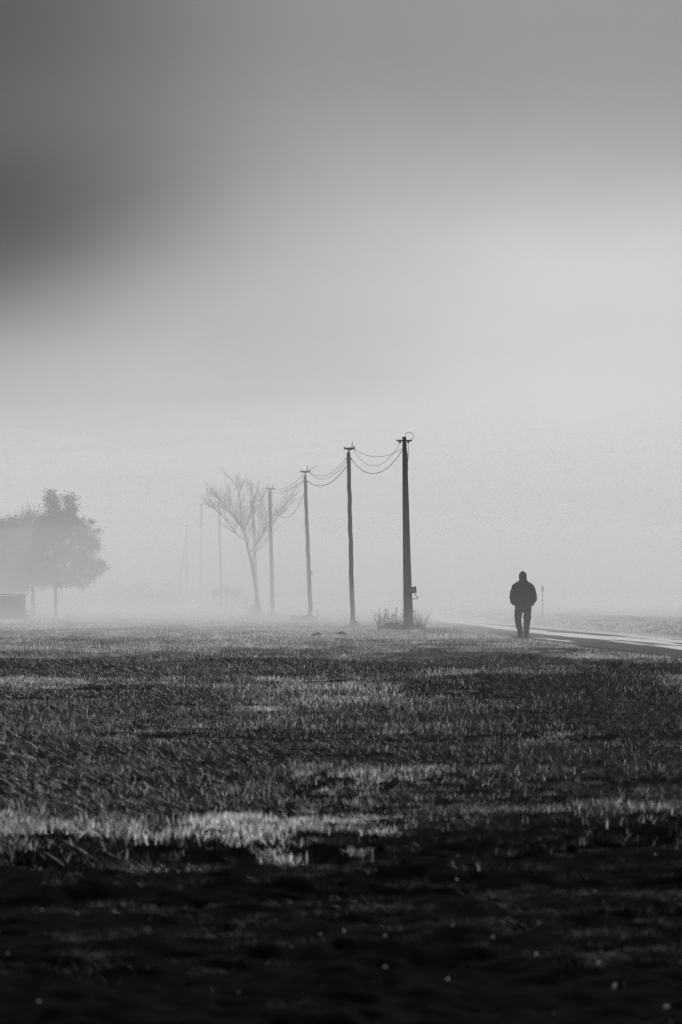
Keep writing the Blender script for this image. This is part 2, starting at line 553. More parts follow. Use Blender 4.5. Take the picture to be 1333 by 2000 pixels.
def scatter():
    P, S, A, I = [], [], [], []

    def band(y0, y1, dens, scale):
        wid = 0.125
        n = int(dens * wid * (y1 * y1 - y0 * y0))
        y = np.sqrt(rng.uniform(y0 * y0, y1 * y1, n))
        x = rng.uniform(-1, 1, n) * (wid * y + .3)
        rn, rf = road_near(y), road_far(y)
        q = y - 0.22 * x + 1.3 * N1(x / 1.4 + 3, y / 9 + 5) + .5 * N2(x / .5 + 3, y / 4)
        keep = (x < rn - .15 + .3 * N3(x, y)) | (x > rf + .1)
        mud = 1 - sstep(17.6, 20.3, q + 2.6 * N3(x / .3, y / .6) + 1.2 * N2(x / .12 + 70, y / .4))
        soil = N2(x / .55 + 5, y / .5) + .6 * N3(x / .2, y / .2)
        rutm = .7 * np.exp(-((q - 19.0) / .35) ** 2) + np.exp(-((q - 16.7) / .45) ** 2) + (q < 13.3) * 1.05
        pm = np.clip(.72 - rutm + 1.2 * soil, 0.0, 1)
        keep &= rng.random(n) < np.where(mud > .5, pm, 1.0)
        keep &= ~((np.abs(x - gx(1022, 101)) < .35) & (np.abs(y - 100.9) < .6))
        x, y, q, mud = x[keep], y[keep], q[keep], mud[keep]
        n = len(x)
        z = height(x, y)
        # patches of dry and green growth
        f = 1.7 * N1(x / 2.6 + 20, y / 6.5) + 1.2 * N2(x / .9, y / 2.2 + 11) + .6 * N3(x / .4, y / .6)
        f = f + .9 * np.exp(-((q - 20.8) / 1.0) ** 2) * (1 + .8 * N1(x / 1.2, 3))
        f = f + .75 * sstep(48, 100, y) + .8 * (x > road_far(y))  # paler tufts farther off put part of the mist into the grass colour
        f = f - 1.1 * np.exp(-((y + .3 * x - 29.0) / 2.2) ** 2) - .8 * np.exp(-((y - 38) / 2.6) ** 2) * sstep(-.5, .8, x) - .5 * np.exp(-((y - 24.5) / 1.0) ** 2)
        dry = rng.random(n) < np.clip(.42 + 1.0 * f, .04, .97)
        idx = np.where(dry, rng.integers(4, 8, n), rng.integers(0, 4, n))
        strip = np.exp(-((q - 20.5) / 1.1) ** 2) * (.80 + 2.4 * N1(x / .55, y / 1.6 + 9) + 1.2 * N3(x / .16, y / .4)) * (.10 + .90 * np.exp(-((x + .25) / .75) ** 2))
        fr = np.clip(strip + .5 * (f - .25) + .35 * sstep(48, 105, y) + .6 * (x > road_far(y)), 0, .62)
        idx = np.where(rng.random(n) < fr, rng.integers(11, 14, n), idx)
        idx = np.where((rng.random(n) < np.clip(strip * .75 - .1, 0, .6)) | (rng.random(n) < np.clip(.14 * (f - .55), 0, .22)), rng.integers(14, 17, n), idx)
        idx = np.where(mud > .5, np.where((rng.random(n) < .98) | (q < 17.5), rng.integers(8, 11, n), idx), idx)
        tall = .85 + .9 * N4(x / 1.5 + 30, y / 3.0)
        sc = scale * rng.uniform(.7, 1.25, n) * np.clip(tall + sstep(85, 110, y) * 1.1 * np.clip(N1(x / .9 + 50, y / 2.5), 0, 1), .55, 1.12 + .5 * sstep(80, 100, y)) * np.where(mud > .5, rng.uniform(.45, .95, n), 1.0)
        short = np.exp(-((x - gx(1022, 101)) / 1.6) ** 2 - ((y - 98) / 5.0) ** 2)
        sc = sc * (1 - .6 * short) * (1 + .35 * np.clip(strip, 0, 1))
        P.append(np.stack([x, y, z - .005], -1)); S.append(sc); A.append(rng.uniform(0, 6.283, n)); I.append(idx)

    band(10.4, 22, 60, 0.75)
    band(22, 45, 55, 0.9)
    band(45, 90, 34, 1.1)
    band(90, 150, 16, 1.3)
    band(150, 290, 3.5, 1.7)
    P, S, A, I = map(np.concatenate, (P, S, A, I))
    me = bpy.data.meshes.new('grass')
    me.vertices.add(len(P)); me.vertices.foreach_set('co', P.astype(np.float32).ravel())
    for nm, kind, arr in (('size', 'FLOAT', S), ('spin', 'FLOAT', A), ('pick', 'INT', I)):
        a = me.attributes.new(nm, kind, 'POINT')
        a.data.foreach_set('value', arr.astype(np.float32 if kind == 'FLOAT' else np.int32))
    o = bpy.data.objects.new('grass', me)
    C.objects.link(o)
    tag(o, 'short rough grass with pale dry tips and painted glints covering the field', 'grass', kind='stuff')
    g = bpy.data.node_groups.new('grass_scatter', 'GeometryNodeTree')
    g.interface.new_socket('Geometry', in_out='INPUT', socket_type='NodeSocketGeometry')
    g.interface.new_socket('Geometry', in_out='OUTPUT', socket_type='NodeSocketGeometry')
    nd, ln = g.nodes, g.links
    gi, go = nd.new('NodeGroupInput'), nd.new('NodeGroupOutput')
    ip = nd.new('GeometryNodeInstanceOnPoints')
    ci = nd.new('GeometryNodeCollectionInfo')
    ci.inputs['Collection'].default_value = tufts
    ci.inputs['Separate Children'].default_value = True
    ci.inputs['Reset Children'].default_value = True
    def named(nm, kind):
        a = nd.new('GeometryNodeInputNamedAttribute')
        a.data_type = kind
        a.inputs['Name'].default_value = nm
        return a.outputs['Attribute']
    ip.inputs['Pick Instance'].default_value = True
    ln.new(gi.outputs[0], ip.inputs['Points'])
    ln.new(ci.outputs[0], ip.inputs['Instance'])
    ln.new(named('pick', 'INT'), ip.inputs['Instance Index'])
    cx = nd.new('ShaderNodeCombineXYZ')
    ln.new(named('spin', 'FLOAT'), cx.inputs['Z'])
    e2r = nd.new('FunctionNodeEulerToRotation')
    ln.new(cx.outputs[0], e2r.inputs[0])
    ln.new(e2r.outputs[0], ip.inputs['Rotation'])
    ln.new(named('size', 'FLOAT'), ip.inputs['Scale'])
    ln.new(ip.outputs[0], go.inputs[0])
    md = o.modifiers.new('scatter', 'NODES')
    md.node_group = g
    print('grass tufts', len(P))


scatter()

# ------------------------------------------------------------------ utility poles
M_WOOD = mat('weathered_wood', 0.075, 0.85, 0.35, 14, 0.5, stretch=(1, 1, .12))
M_CONC = mat('old_concrete', 0.085, 0.9, 0.3, 18, 0.4, stretch=(1, 1, .3))
M_STEEL = mat('dull_steel', 0.05, 0.55, 0.25, 20, 0.1)
M_CERAMIC = mat('insulator_ceramic', 0.09, 0.35, 0.2, 10, 0)
M_CABLE = mat('black_cable', 0.02, 0.95, 0.2, 10, 0, spec=0.0)
M_BOX = mat('grey_plastic', 0.14, 0.6, 0.2, 12, 0.1)
PG = 'utility poles along the lane'


def wood_pole(Y, top, base, w_top, w_base, bar_y, bar_x, label, pins=None, spikes=(), tall_pin=True, jit=.05):
    """top / base in photo pixels; bar = the crossbar row and its left and right ends"""
    b = at(*base, Y)
    b.z = float(height(b.x, b.y)) - .05
    t = at(*top, Y)
    root = empty('utility_pole', b, label, 'utility pole', PG)
    rel = lambda p: Vector(p) - b
    mb = MB()
    n = 16
    pts = [rel(b.lerp(t, i / n)) for i in range(n + 1)]
    px = Y / F
    rad = [(w_base + (w_top - w_base) * (i / n)) * px * .5 for i in range(n + 1)]
    for i in range(1, n): pts[i] += Vector((random.uniform(-1, 1), 0, 0)) * .012
    tip = pts[-1] + Vector((.25 * rad[-1], 0, .09))
    mb.tube(pts + [tip], rad + [rad[-1] * .35], 12, jit=jit)
    mb.build('pole', M_WOOD, root, smooth=True)
    bar = at((bar_x[0] + bar_x[1]) / 2, bar_y, Y)
    ln = (bar_x[1] - bar_x[0]) * px
    k = MB(); k.box(rel(bar), (ln, .05, .045)); xb = k.build('crossbar', M_STEEL, root)
    k = MB()
    k.tube([rel(t) - Vector((0, 0, .05)), rel(bar)], .018, 8)
    k.box(rel(bar) - Vector((0, 0, .045)), (.14, .045, .045), taper=1.6)
    k.build('bracket', M_STEEL, root)
    for sx_, hh in spikes:
        p = rel(at(sx_, bar_y, Y))
        k = MB(); k.tube([p, p + Vector((.01, 0, hh * px))], [.02, .012], 6); k.build('pin', M_STEEL, xb)
    for e in (bar_x[0] + 2, bar_x[1] - 2):
        p = rel(at(e, bar_y, Y))
        k = MB(); k.rings([(p.x, p.y, p.z - .045, .016, .016), (p.x, p.y, p.z - .028, .034, .034), (p.x, p.y, p.z, .028, .028), (p.x, p.y, p.z + .026, .032, .032), (p.x, p.y, p.z + .042, .014, .014)], 10)
        k.build('insulator', M_CERAMIC, xb, smooth=True)
    if pins:
        py, x0, x1 = pins
        a, c = rel(at(x0, py, Y)), rel(at(x1, py, Y))
        k = MB(); k.tube([a, c], .016, 8); bo = k.build('bolt', M_STEEL, root)
        k = MB(); k.tube([c - Vector((.05, 0, 0)), c + Vector((.02, 0, 0))], .03, 8); k.build('insulator', M_CERAMIC, bo)
    return root


Y1, Y2, Y3, Y4, Y5, Y6, Y7, Y8 = 114, 127, 149, 168, 186, 205, 224, 243
# the nearest pole: square tapered concrete
b1 = at(798.5, 1236, Y1); b1.z = -.08
p1 = empty('utility_pole', b1, 'nearest pole, thick square and tapered, with meter box and wire loop', 'utility pole', PG)
r1 = lambda px, py, dy=0.0: at(px, py, Y1) - b1 + Vector((0, dy, 0))
mb = MB()
k1 = Y1 / F
rows = [(853, 786.2, 793.6), (878, 786.3, 795.0), (905, 786.3, 796.4), (980, 786.6, 799.0), (1070, 787.3, 801.9), (1145, 788.0, 804.6), (1225, 788.6, 808.6), (1242, 788.7, 809.2)]
vs = []
for py, xa, xb in rows:
    z = (at(0, py, Y1) - b1).z
    xl, xr = gx(xa, Y1) - b1.x, gx(xb, Y1) - b1.x
    wv = xr - xl
    xm = xl + wv * .46
    ch = wv * .05
    ring = [(xl, 0), (xl + ch * .4, -ch), (xm - ch, -wv * .50), (xm + ch, -wv * .50), (xr - ch * .4, -ch), (xr, 0), (xm + wv * .08, wv * .5), (xm - wv * .04, wv * .5)]
    vs += [(x, y, z) for x, y in ring]
fs = []
for i in range(len(rows) - 1):
    for j in range(8):
        a, c = i * 8 + j, i * 8 + (j + 1) % 8
        fs.append((a, a + 8, c + 8, c))
fs += [tuple(range(8)), tuple(reversed(range((len(rows) - 1) * 8, len(rows) * 8)))]
mb.add(vs, fs)
mb.build('pole', M_CONC, p1)
k = MB(); k.tube([r1(797.0, 1236, -.17), r1(795.8, 1145, -.14), r1(793.0, 1000, -.11)], .012, 6); k.build('conduit', M_BOX, p1)
k = MB()
k.box(r1(790, 860.4, -.09), (30 * k1, .006, .038)); k.box(r1(790, 861.9, -.075), (30 * k1, .035, .006))
for e in (776.5, 779, 784, 796, 800, 803.5): k.box(r1(e, 861.2, -.10), (.016, .02, .05))
xb1 = k.build('crossbar', M_STEEL, p1)
for e in (781.5, 797.5):
    p = r1(e, 863.5, -.09)
    k = MB(); k.rings([(p.x, p.y, p.z - .045, .012, .012), (p.x, p.y, p.z - .03, .03, .03), (p.x, p.y, p.z, .034, .034), (p.x, p.y, p.z + .02, .02, .02)], 10)
    k.build('insulator', M_CERAMIC, xb1, smooth=True)
def curve(pts, n=8):
    """Catmull-Rom through the points"""
    P_ = [Vector(p) for p in pts]
    P_ = [2 * P_[0] - P_[1]] + P_ + [2 * P_[-1] - P_[-2]]
    out = []
    for i in range(1, len(P_) - 2):
        a, b, c, d = P_[i - 1:i + 3]
        for j in range(n):
            t = j / n
            out.append(.5 * ((2 * b) + (c - a) * t + (2 * a - 5 * b + 4 * c - d) * t * t + (3 * b - a - 3 * c + d) * t ** 3))
    return out + [P_[-2]]
k = MB(); k.tube(curve([r1(*q) for q in ((792.6, 855), (792.2, 850), (794.5, 846), (799.5, 844), (805, 846), (808.6, 850.5), (807, 855), (802, 860.5))]), .008, 6); k.build('wire_loop', M_CABLE, p1)
k = MB(); k.tube(curve([r1(*q) for q in ((797.3, 866), (798.5, 878), (798.2, 890), (796.6, 906), (796.8, 915))]), .007, 6); k.build('down_lead', M_CABLE, p1)
k = MB(); k.tube(curve([r1(*q) for q in ((793.4, 873), (795, 883), (797, 891), (796.3, 905), (796.9, 918))]), .014, 6); k.build('down_lead', M_CABLE, p1)
k = MB(); k.box(r1(807.8, 1152, -.08), (.15, .12, .205), .35, -.12); bx = k.build('meter_box', M_BOX, p1)
k = MB(); k.tube(curve([r1(*q) for q in ((810.3, 1160), (813, 1163.5), (816.6, 1167), (815.5, 1169.5), (810, 1169.6), (804, 1172.5))]), .013, 6); k.build('cable_loop', M_CABLE, bx)
k = MB(); k.tube([r1(806, 1192.8), r1(811.8, 1194.8)], .014, 6); k.build('peg', M_STEEL, p1)

wood_pole(Y2, (681, 886), (689.5, 1225), 7.4, 9.6, 875.5, (672, 694), 'second nearest pole, dark round wood with an insulator on its crossbar end', (896, 676, 687), ((688, 12), (692, 5.5)))
p3 = wood_pole(Y3, (596.4, 931), (607.6, 1215), 6.3, 8.6, 920.5, (587, 607), 'leaning grey wooden pole with a small box halfway down, third nearest', (940.5, 593, 602), ((600.8, 11), (606, 3)))
b3 = p3.location
k = MB(); k.box(at(609.6, 1119, Y3) - b3, (2.4 * Y3 / F, .1, 9 * Y3 / F)); k.build('junction_box', M_BOX, p3)
k = MB(); k.tube([at(605, 918, Y3) - b3, at(612, 914, Y3) - b3, at(620, 911, Y3) - b3], [.012, .012, .008], 6); k.build('wire_stub', M_CABLE, p3)
wood_pole(Y4, (527.4, 962), (533.6, 1207), 6.2, 8.6, 954, (520, 537), 'rough grey wooden pole just right of the bare tree trunk', (968, 524, 532), ((533, 9),), jit=.09)
wood_pole(Y5, (494, 985), (502.6, 1202), 5.6, 7.4, 979.5, (488, 501), 'pale foggy pole standing behind the bare tree trunk', None, ())
wood_pole(Y6, (428.2, 976), (433, 1195), 4.2, 6.0, 972, (421, 436), 'thin pale pole rising in front of the sign boards', None, ())
wood_pole(Y7, (393.6, 987), (391.8, 1188), 4.6, 5.4, 984.5, (389, 400), 'faint pale pole standing alone left of the sign boards', None, ())
p8 = wood_pole(Y8, (365.0, 1031), (364, 1180), 3.6, 4.2, 1027, (360, 371), 'faintest farthest pole propped by a slanting strut', None, ())
k = MB(); k.tube([at(345, 1181, Y8) - p8.location + Vector((0, .6, 0)), at(365.4, 1034, Y8) - p8.location + Vector((0, .08, 0))], [.075, .06], 10); k.build('strut', M_WOOD, p8, smooth=True)

# ------------------------------------------------------------------ wires
def wire(A, B, mid, r, label):
    """hangs between two fixings; mid = a photo spot the sagging wire passes"""
    t0 = None
    best = 9
    for i in range(1, 100):
        t = i / 100
        p = A.lerp(B, t)
        d = abs(p.x / p.y * F + CX - mid[0])
        if d < best: best, t0 = d, t
    p = A.lerp(B, t0)
    zw = CAM_H + (HY - mid[1]) / F * p.y
    sag = (p.z - zw) / (4 * t0 * (1 - t0))
    pts = [A.lerp(B, i / 28) - Vector((0, 0, sag * 4 * (i / 28) * (1 - i / 28))) - A for i in range(29)]
    mb = MB(); mb.tube(pts, r, 6)
    tag(mb.build('overhead_wire', M_CABLE, loc=A), label, 'wire', 'wires between the poles')


wire(at(692, 877, Y2), at(786.4, 876, Y1), (733, 892), .0065, 'uppermost of the sagging wires between the nearest two poles')
wire(at(690, 878, Y2), at(781.5, 865.5, Y1), (731, 910), .0055, 'middle sagging wire ending at the crossbar of the nearest pole')
wire(at(687, 897, Y2), at(786.4, 879, Y1), (728, 925), .0095, 'lowest thick sagging wire between the nearest two poles')
wire(at(606, 922, Y3), at(676, 895.5, Y2), (627, 930), .0075, 'uppermost thin wire between second and third nearest poles')
wire(at(604, 923, Y3), at(677.5, 901, Y2), (636, 935), .0075, 'middle thin wire between second and third nearest poles')
wire(at(601.5, 940, Y3), at(677.5, 911, Y2), (625, 949), .012, 'lowest dark wire from the bolt of the third nearest pole')
wire(at(535.5, 955.5, Y4), at(593.5, 927, Y3), (566, 949), .0085, 'upper faint wire right of the bare tree, crossbar to pole top')
wire(at(531, 962, Y4), at(594, 939, Y3), (562, 957), .0085, 'lower faint wire right of the bare tree, close under its twin')
wire(at(531.5, 985, Y4), at(595, 963, Y3), (562, 1011), .011, 'deeply sagging wire loop hanging right of the bare tree')


# ------------------------------------------------------------------ the bare tree
M_BARK = mat('dark_bark', 0.06, 0.9, 0.4, 12, 0.5, stretch=(1, 1, .3))
YT = 169
bt = at(505, 1203, YT); bt.z = 0
bare = empty('bare_tree', bt, 'leafless tree with leaning trunk and fine spreading twigs', 'tree')
tp = lambda px, py, dy=0.0: at(px, py, YT) + Vector((0, dy, 0)) - bt
pxm = YT / F
mb = MB()
mb.tube(curve([tp(506, 1204), tp(504, 1180), tp(499, 1140), tp(492, 1100), tp(484.5, 1070), tp(477.5, 1042)], 5),
        list(np.linspace(7.0, 5.2, 10) * pxm * .72) + list(np.linspace(5.1, 3.2, 16) * pxm * .72), 10, jit=.05)
mb.build('trunk', M_BARK, bare, smooth=True)
random.seed(23)


def twigs(mb, p, d, ln, r, depth):
    """a branch that forks and thins"""
    pts = [p]
    q, e = p.copy(), d.copy()
    n = 4
    for i in range(n):
        e = (e + Vector((random.uniform(-1, 1), random.uniform(-1, 1), random.uniform(-.3, .8))) * .16).normalized()
        q = q + e * (ln / n)
        pts.append(q.copy())
        if depth > 0 and i >= 1 - (depth > 1):
            s = (e + Vector((random.uniform(-1, 1), random.uniform(-1, 1), random.uniform(-.2, .7))) * .65).normalized()
            twigs(mb, q.copy(), s, ln * random.uniform(.45, .75), r * .6, depth - 1)
    mb.tube(pts, [r * (1 - .7 * i / n) for i in range(n + 1)], 4, cap=False)


limbs = [((480, 1056), (465, 1046), (450, 1030), (432, 1008), (415, 990), (408, 982)),
         ((476, 1040), (462, 1018), (445, 990), (428, 972), (414, 962)),
         ((476, 1038), (470, 1010), (467, 985), (463, 955), (460, 935)),
         ((478, 1042), (482, 1015), (491, 990), (496, 965), (489, 945)),
         ((477, 1036), (486, 1010), (502, 985), (508, 962)),
         ((488, 1082), (500, 1064), (513, 1043), (527, 1018), (545, 1000), (560, 983), (574, 967)),
         ((490, 1096), (498, 1082), (508, 1070), (516, 1058)),
         ((487, 1078), (485, 1060), (484, 1045), (488, 1025)),
         ((500, 1064), (506, 1045), (508, 1020), (507, 1000)),
         ((474, 1034), (456, 1004), (447, 975), (445, 955)),
         ((478, 1040), (470, 1022), (452, 1000), (436, 985)),
         ((513, 1043), (522, 1015), (522, 992), (516, 975)),
         ((513, 1043), (530, 1030), (545, 1008), (556, 1000))]
for li, L in enumerate(limbs):
    mb = MB()
    dy = random.uniform(-.9, .9)
    n = len(L)
    L = [(x + (493 - x) * .10 * (y < 1040), y + (1046 - y) * .11 * (y < 1040)) for x, y in L]
    pts = [tp(x, y, dy * i / (n - 1)) for i, (x, y) in enumerate(L)]
    cv = curve(pts, 5)
    r0 = (2.2 if li in (0, 1, 2, 3, 5) else 1.5) * pxm * .5
    mb.tube(cv, [r0 * (1 - .82 * i / (len(cv) - 1)) for i in range(len(cv))], 6)
    for i in range(3, len(cv), 2):
        d = (cv[i] - cv[i - 1]).normalized()
        for _ in range(2):
            s = (d + Vector((random.uniform(-1, 1), random.uniform(-1, 1), random.uniform(-.2, .6))) * .85).normalized()
            twigs(mb, cv[i], s, random.uniform(.3, .75), r0 * .36, 2)
    twigs(mb, cv[-1], (cv[-1] - cv[-2]).normalized(), .3, r0 * .38, 2)
    mb.build('limb', M_BARK, bare)

# ------------------------------------------------------------------ leafy trees at the left edge
M_LEAF = mat('dark_leaves', 0.05, 0.7, 0.4, 2, 0, trans=0.2)


def leaf_cloud(mb, blobs, Y, base, per, size, up=0.0):
    """many leaf-sized faces in uneven clumps; blobs in photo pixels (x, y, radius)"""
    px = Y / F
    for bx_, by_, br in blobs:
        c = at(bx_, by_, Y) - base
        rr = br * px
        clumps = max(6, int(per * (br / 30) ** 2))
        for _ in range(clumps):
            v_ = Vector((random.gauss(0, 1), random.gauss(0, 1), random.gauss(0, 1))).normalized() * rr * random.uniform(.35, 1.0)
            v_.y *= .9
            cc = c + v_
            n = random.randint(10, 20)
            cs = random.uniform(.07, .17)
            for _ in range(n):
                p = cc + Vector((random.gauss(0, cs), random.gauss(0, cs), random.gauss(0, cs * .8)))
                a = Vector((random.uniform(-1, 1), random.uniform(-1, 1), random.uniform(-1, 1) + up)).normalized()
                b = a.orthogonal().normalized()
                s = size * random.uniform(.6, 1.4)
                mb.add([p - a * s, p + b * s * .45, p + a * s, p - b * s * .45], [(0, 1, 2, 3)])


def leafy_tree(Y, trunk, w_px, blobs, branches, per, size, label, spikes=0, col=None):
    b = at(trunk[0], HY, Y); b.z = 0
    root = empty('leafy_tree', b, label, 'tree', 'trees at the left edge of the field')
    px = Y / F
    mb = MB()
    tops = [at(x, y, Y) - b for x, y in trunk[1]]
    pts = curve([Vector((0, 0, -.1))] + tops, 5)
    mb.tube(pts, [w_px * px * .5 * (1 - .65 * i / (len(pts) - 1)) for i in range(len(pts))], 10, jit=.04)
    mb.build('trunk', M_BARK, root, smooth=True)
    mb = MB()
    for L in branches:
        cv = curve([at(x, y, Y) + Vector((0, random.uniform(-.5, .5), 0)) - b for x, y in L], 5)
        mb.tube(cv, [.05 * (1 - .7 * i / (len(cv) - 1)) for i in range(len(cv))], 6)
    if branches: mb.build('branches', M_BARK, root)
    mb = MB()
    leaf_cloud(mb, blobs, Y, b, per, size)
    mb.build('crown', M_LEAF, root)
    if spikes:
        mb = MB()
        for _ in range(spikes):
            bx_, by_, br = random.choice(blobs)
            c = at(bx_ + random.uniform(-br, br) * .9, by_ - br * random.uniform(.1, .7), Y) - b + Vector((0, random.uniform(-.8, .8), 0))
            h = random.uniform(.2, .5)
            twigs(mb, c, Vector((random.uniform(-.25, .25), random.uniform(-.2, .2), 1)).normalized(), h, .014, 1)
        mb.build('twigs', M_BARK, root)
    return root


random.seed(5)
leafy_tree(169, (110, [(109, 1165), (108, 1120), (104, 1050), (101, 990)]), 8.0,
           [(100, 972, 13), (104, 988, 16), (136, 976, 12), (140, 992, 13), (102, 1012, 22), (130, 1012, 22), (84, 1022, 16), (150, 1022, 17), (163, 1032, 13), (178, 1020, 6), (190, 1038, 7),
            (120, 1040, 27), (155, 1048, 22), (178, 1055, 16), (90, 1050, 24), (186, 1065, 11), (80, 1080, 24), (125, 1078, 24), (165, 1082, 21), (60, 1100, 26), (105, 1110, 26), (150, 1108, 22), (185, 1105, 17),
            (198, 1106, 10), (135, 1132, 16), (155, 1138, 11), (172, 1126, 15), (190, 1114, 12), (85, 1130, 20), (112, 1140, 12)],
           [((109, 1130), (130, 1100), (165, 1075)), ((108, 1120), (85, 1090), (60, 1070)), ((106, 1080), (125, 1040), (138, 990)), ((109, 1125), (150, 1115), (190, 1100))],
         170, .05, 'large leafy tree with two rounded tops and a spreading right side')
leafy_tree(174, (65, [(65, 1160), (62, 1110), (58, 1060), (55, 1020)]), 8.4,
           [(48, 1014, 13), (30, 1022, 15), (66, 1010, 12), (52, 1026, 15), (35, 1040, 20), (66, 1030, 16), (30, 1070, 26), (55, 1070, 28), (70, 1055, 24), (25, 1105, 28), (60, 1110, 28), (75, 1130, 20), (45, 1138, 20), (20, 1130, 20), (40, 1110, 24), (48, 1050, 24), (20, 1050, 22)],
           [((63, 1120), (40, 1090), (25, 1050)), ((62, 1100), (75, 1060), (70, 1020))], 170, .045,
           'bushy tree with twiggy spiky top directly left of the two topped tree', spikes=70)
leafy_tree(171, (17, [(17, 1160), (15, 1110), (12, 1060)]), 4.6,
           [(8, 1026, 15), (-8, 1036, 18), (20, 1034, 13), (5, 1040, 18), (0, 1065, 24), (14, 1075, 20), (-12, 1090, 30), (10, 1110, 24), (-20, 1050, 24), (0, 1135, 18), (6, 1148, 14), (28, 1150, 12), (25, 1128, 16), (20, 1095, 22), (28, 1060, 16)],
           [((16, 1120), (0, 1080), (-15, 1050))], 150, .045,
           'thin trunked tree cut off by the left edge, behind the shed', spikes=40)

# hazy shrubs beyond the leafy trees
for (px_, rr_, lab) in ((222, 26, 'faint hazy shrub just right of the leafy trees'), (275, 30, 'faint hazy shrub midway between the leafy trees and the propped pole'), (325, 26, 'faint hazy shrub left of the propped pole')):
    Yk = 226
    b_ = Vector((gx(px_, Yk), Yk, 0))
    mb = MB()
    leaf_cloud(mb, [(px_, 1165, rr_), (px_ - 14, 1178, rr_ * .8), (px_ + 15, 1174, rr_ * .8), (px_ + random.uniform(-8, 8), 1148, rr_ * .6)], Yk, b_, 60, .06)
    tag(mb.build('shrub', M_LEAF, loc=b_), lab, 'shrub', 'hazy shrubs at the back of the field')

# shed under the trees
M_SHED = mat('shed_boards', 0.02, 0.9, 0.3, 8, 0.3, stretch=(6, 6, .4))
ys_ = 148
sb = at(18, HY, ys_); sb.z = 0
shed = empty('shed', sb, 'low dark boxy shed under the trees at the left edge', 'shed')
sx0, sx1 = gx(-14, ys_) - sb.x, gx(44, ys_) - sb.x
stop = CAM_H + (HY - 1159) / F * ys_
k = MB(); k.box(((sx0 + sx1) / 2, 1.0, stop / 2 - .06), (sx1 - sx0 - .06, 1.9, stop - .06)); k.build('wall', M_SHED, shed)
k = MB(); k.box(((sx0 + sx1) / 2, 1.0, stop - .045), (sx1 - sx0 + .10, 2.15, .05), 0, .025); k.build('roof', M_SHED, shed)
k = MB(); k.box((sx1 + .0, .5, .32), (.05, .12, .12)); k.build('bracket', M_STEEL, shed)

b_ = Vector((gx(46, 147), 147, 0))
mb = MB(); leaf_cloud(mb, [(44, 1203, 9), (52, 1209, 7), (38, 1208, 8)], 147, b_, 150, .04)
tag(mb.build('shrub', M_LEAF, loc=b_), 'small dark shrub at the right corner of the shed', 'shrub')

# ------------------------------------------------------------------ sign boards, marker, small post
M_SIGN = mat('sign_metal', 0.12, 0.6, 0.15, 6, 0.05)
def disc(mb, c, r, th, n=24, sq=1.0):
    mb.tube([Vector(c) - Vector((0, th / 2, 0)), Vector(c) + Vector((0, th / 2, 0))], [(r, r * sq)] * 2, n)
YS = 200
s0 = at(446, HY, YS); s0.z = 0
sr = lambda px, py, dy=0.0: at(px, py, YS) - s0 + Vector((0, dy, 0))
pm = YS / F
sg = empty('round_sign', at(443.5, HY, YS - .4) * Vector((1, 1, 0)) if False else Vector((gx(444, YS), YS - .4, 0)), 'faint round traffic sign on a post between two pale boards', 'sign')
off_ = Vector((gx(444, YS), YS - .4, 0))
k = MB(); disc(k, at(443.6, 1154, YS) - off_ + Vector((0, -.4, 0)), 6.6 * pm, .02, 28, 1.45); k.build('plate', M_SIGN, sg)
k = MB(); k.tube([Vector((0, .04, -.1)), Vector((0, .04, 1.2))], .03, 8); k.build('post', M_STEEL, sg)
def board(x0, x1, y0, y1, posts, label, extra=None):
    o = Vector((gx((x0 + x1) / 2, YS), YS, 0))
    b = empty('sign_board', o, label, 'sign', 'pale boards beside the round sign')
    a, c = at(x0, y0, YS) - o, at(x1, y1, YS) - o
    k = MB(); k.box((a + c) / 2, (abs(c.x - a.x), .04, abs(a.z - c.z))); k.build('plate', M_SIGN, b)
    for p in posts:
        q = at(p, y1, YS) - o
        k = MB(); k.tube([Vector((q.x, .06, -.1)), Vector((q.x, .06, a.z - .05))], .035, 8); k.build('post', M_STEEL, b)
    if extra:
        for (e0, e1, f0, f1) in extra:
            a, c = at(e0, f0, YS) - o, at(e1, f1, YS) - o
            k = MB(); k.box((a + c) / 2, (abs(c.x - a.x), .03, abs(a.z - c.z))); k.build('lower_plate', M_SIGN, b)
board(452.5, 474, 1149.5, 1162, (452.5, 459.5), 'faint wide rectangular board right of the round sign', [(458, 469, 1165, 1170)])
board(414.5, 435, 1151, 1163, (430,), 'faint wide board left of the round sign, behind the thin pole', [(414.5, 421, 1163.5, 1171)])
o = Vector((gx(481.5, 196), 196, 0))
k = MB(); k.rings([(0, 0, -.1, .07, .07), (0, 0, .5, .075, .075), (0, 0, .78, .08, .08), (0, 0, .86, .06, .06), (0, 0, .9, .02, .02)], 12)
tag(k.build('bollard', M_SIGN, loc=o, smooth=True), 'faint stubby bollard between the pale boards and the bare tree', 'bollard')
# marker across the lane
ym = 150
o = Vector((gx(1060, ym), ym, .30))
mk = empty('marker_sign', o, 'small plate on a thin post right of the walking man', 'sign')
k = MB(); k.tube([Vector((0, 0, -.15)), at(1060, 1146, ym) - o], .020, 8); k.build('post', M_STEEL, mk)
k = MB(); a, c = at(1057, 1146.4, ym) - o, at(1063, 1155.6, ym) - o
k.box((a + c) / 2 + Vector((0, -.03, 0)), (6 * ym / F, .02, 9.2 * ym / F)); k.build('plate', M_SIGN, mk)
k = MB(); k.tube([at(1060.5, 1147, ym) - o, at(1060.2, 1142, ym) - o], [.03, .015], 8); k.build('finial', M_SIGN, mk)
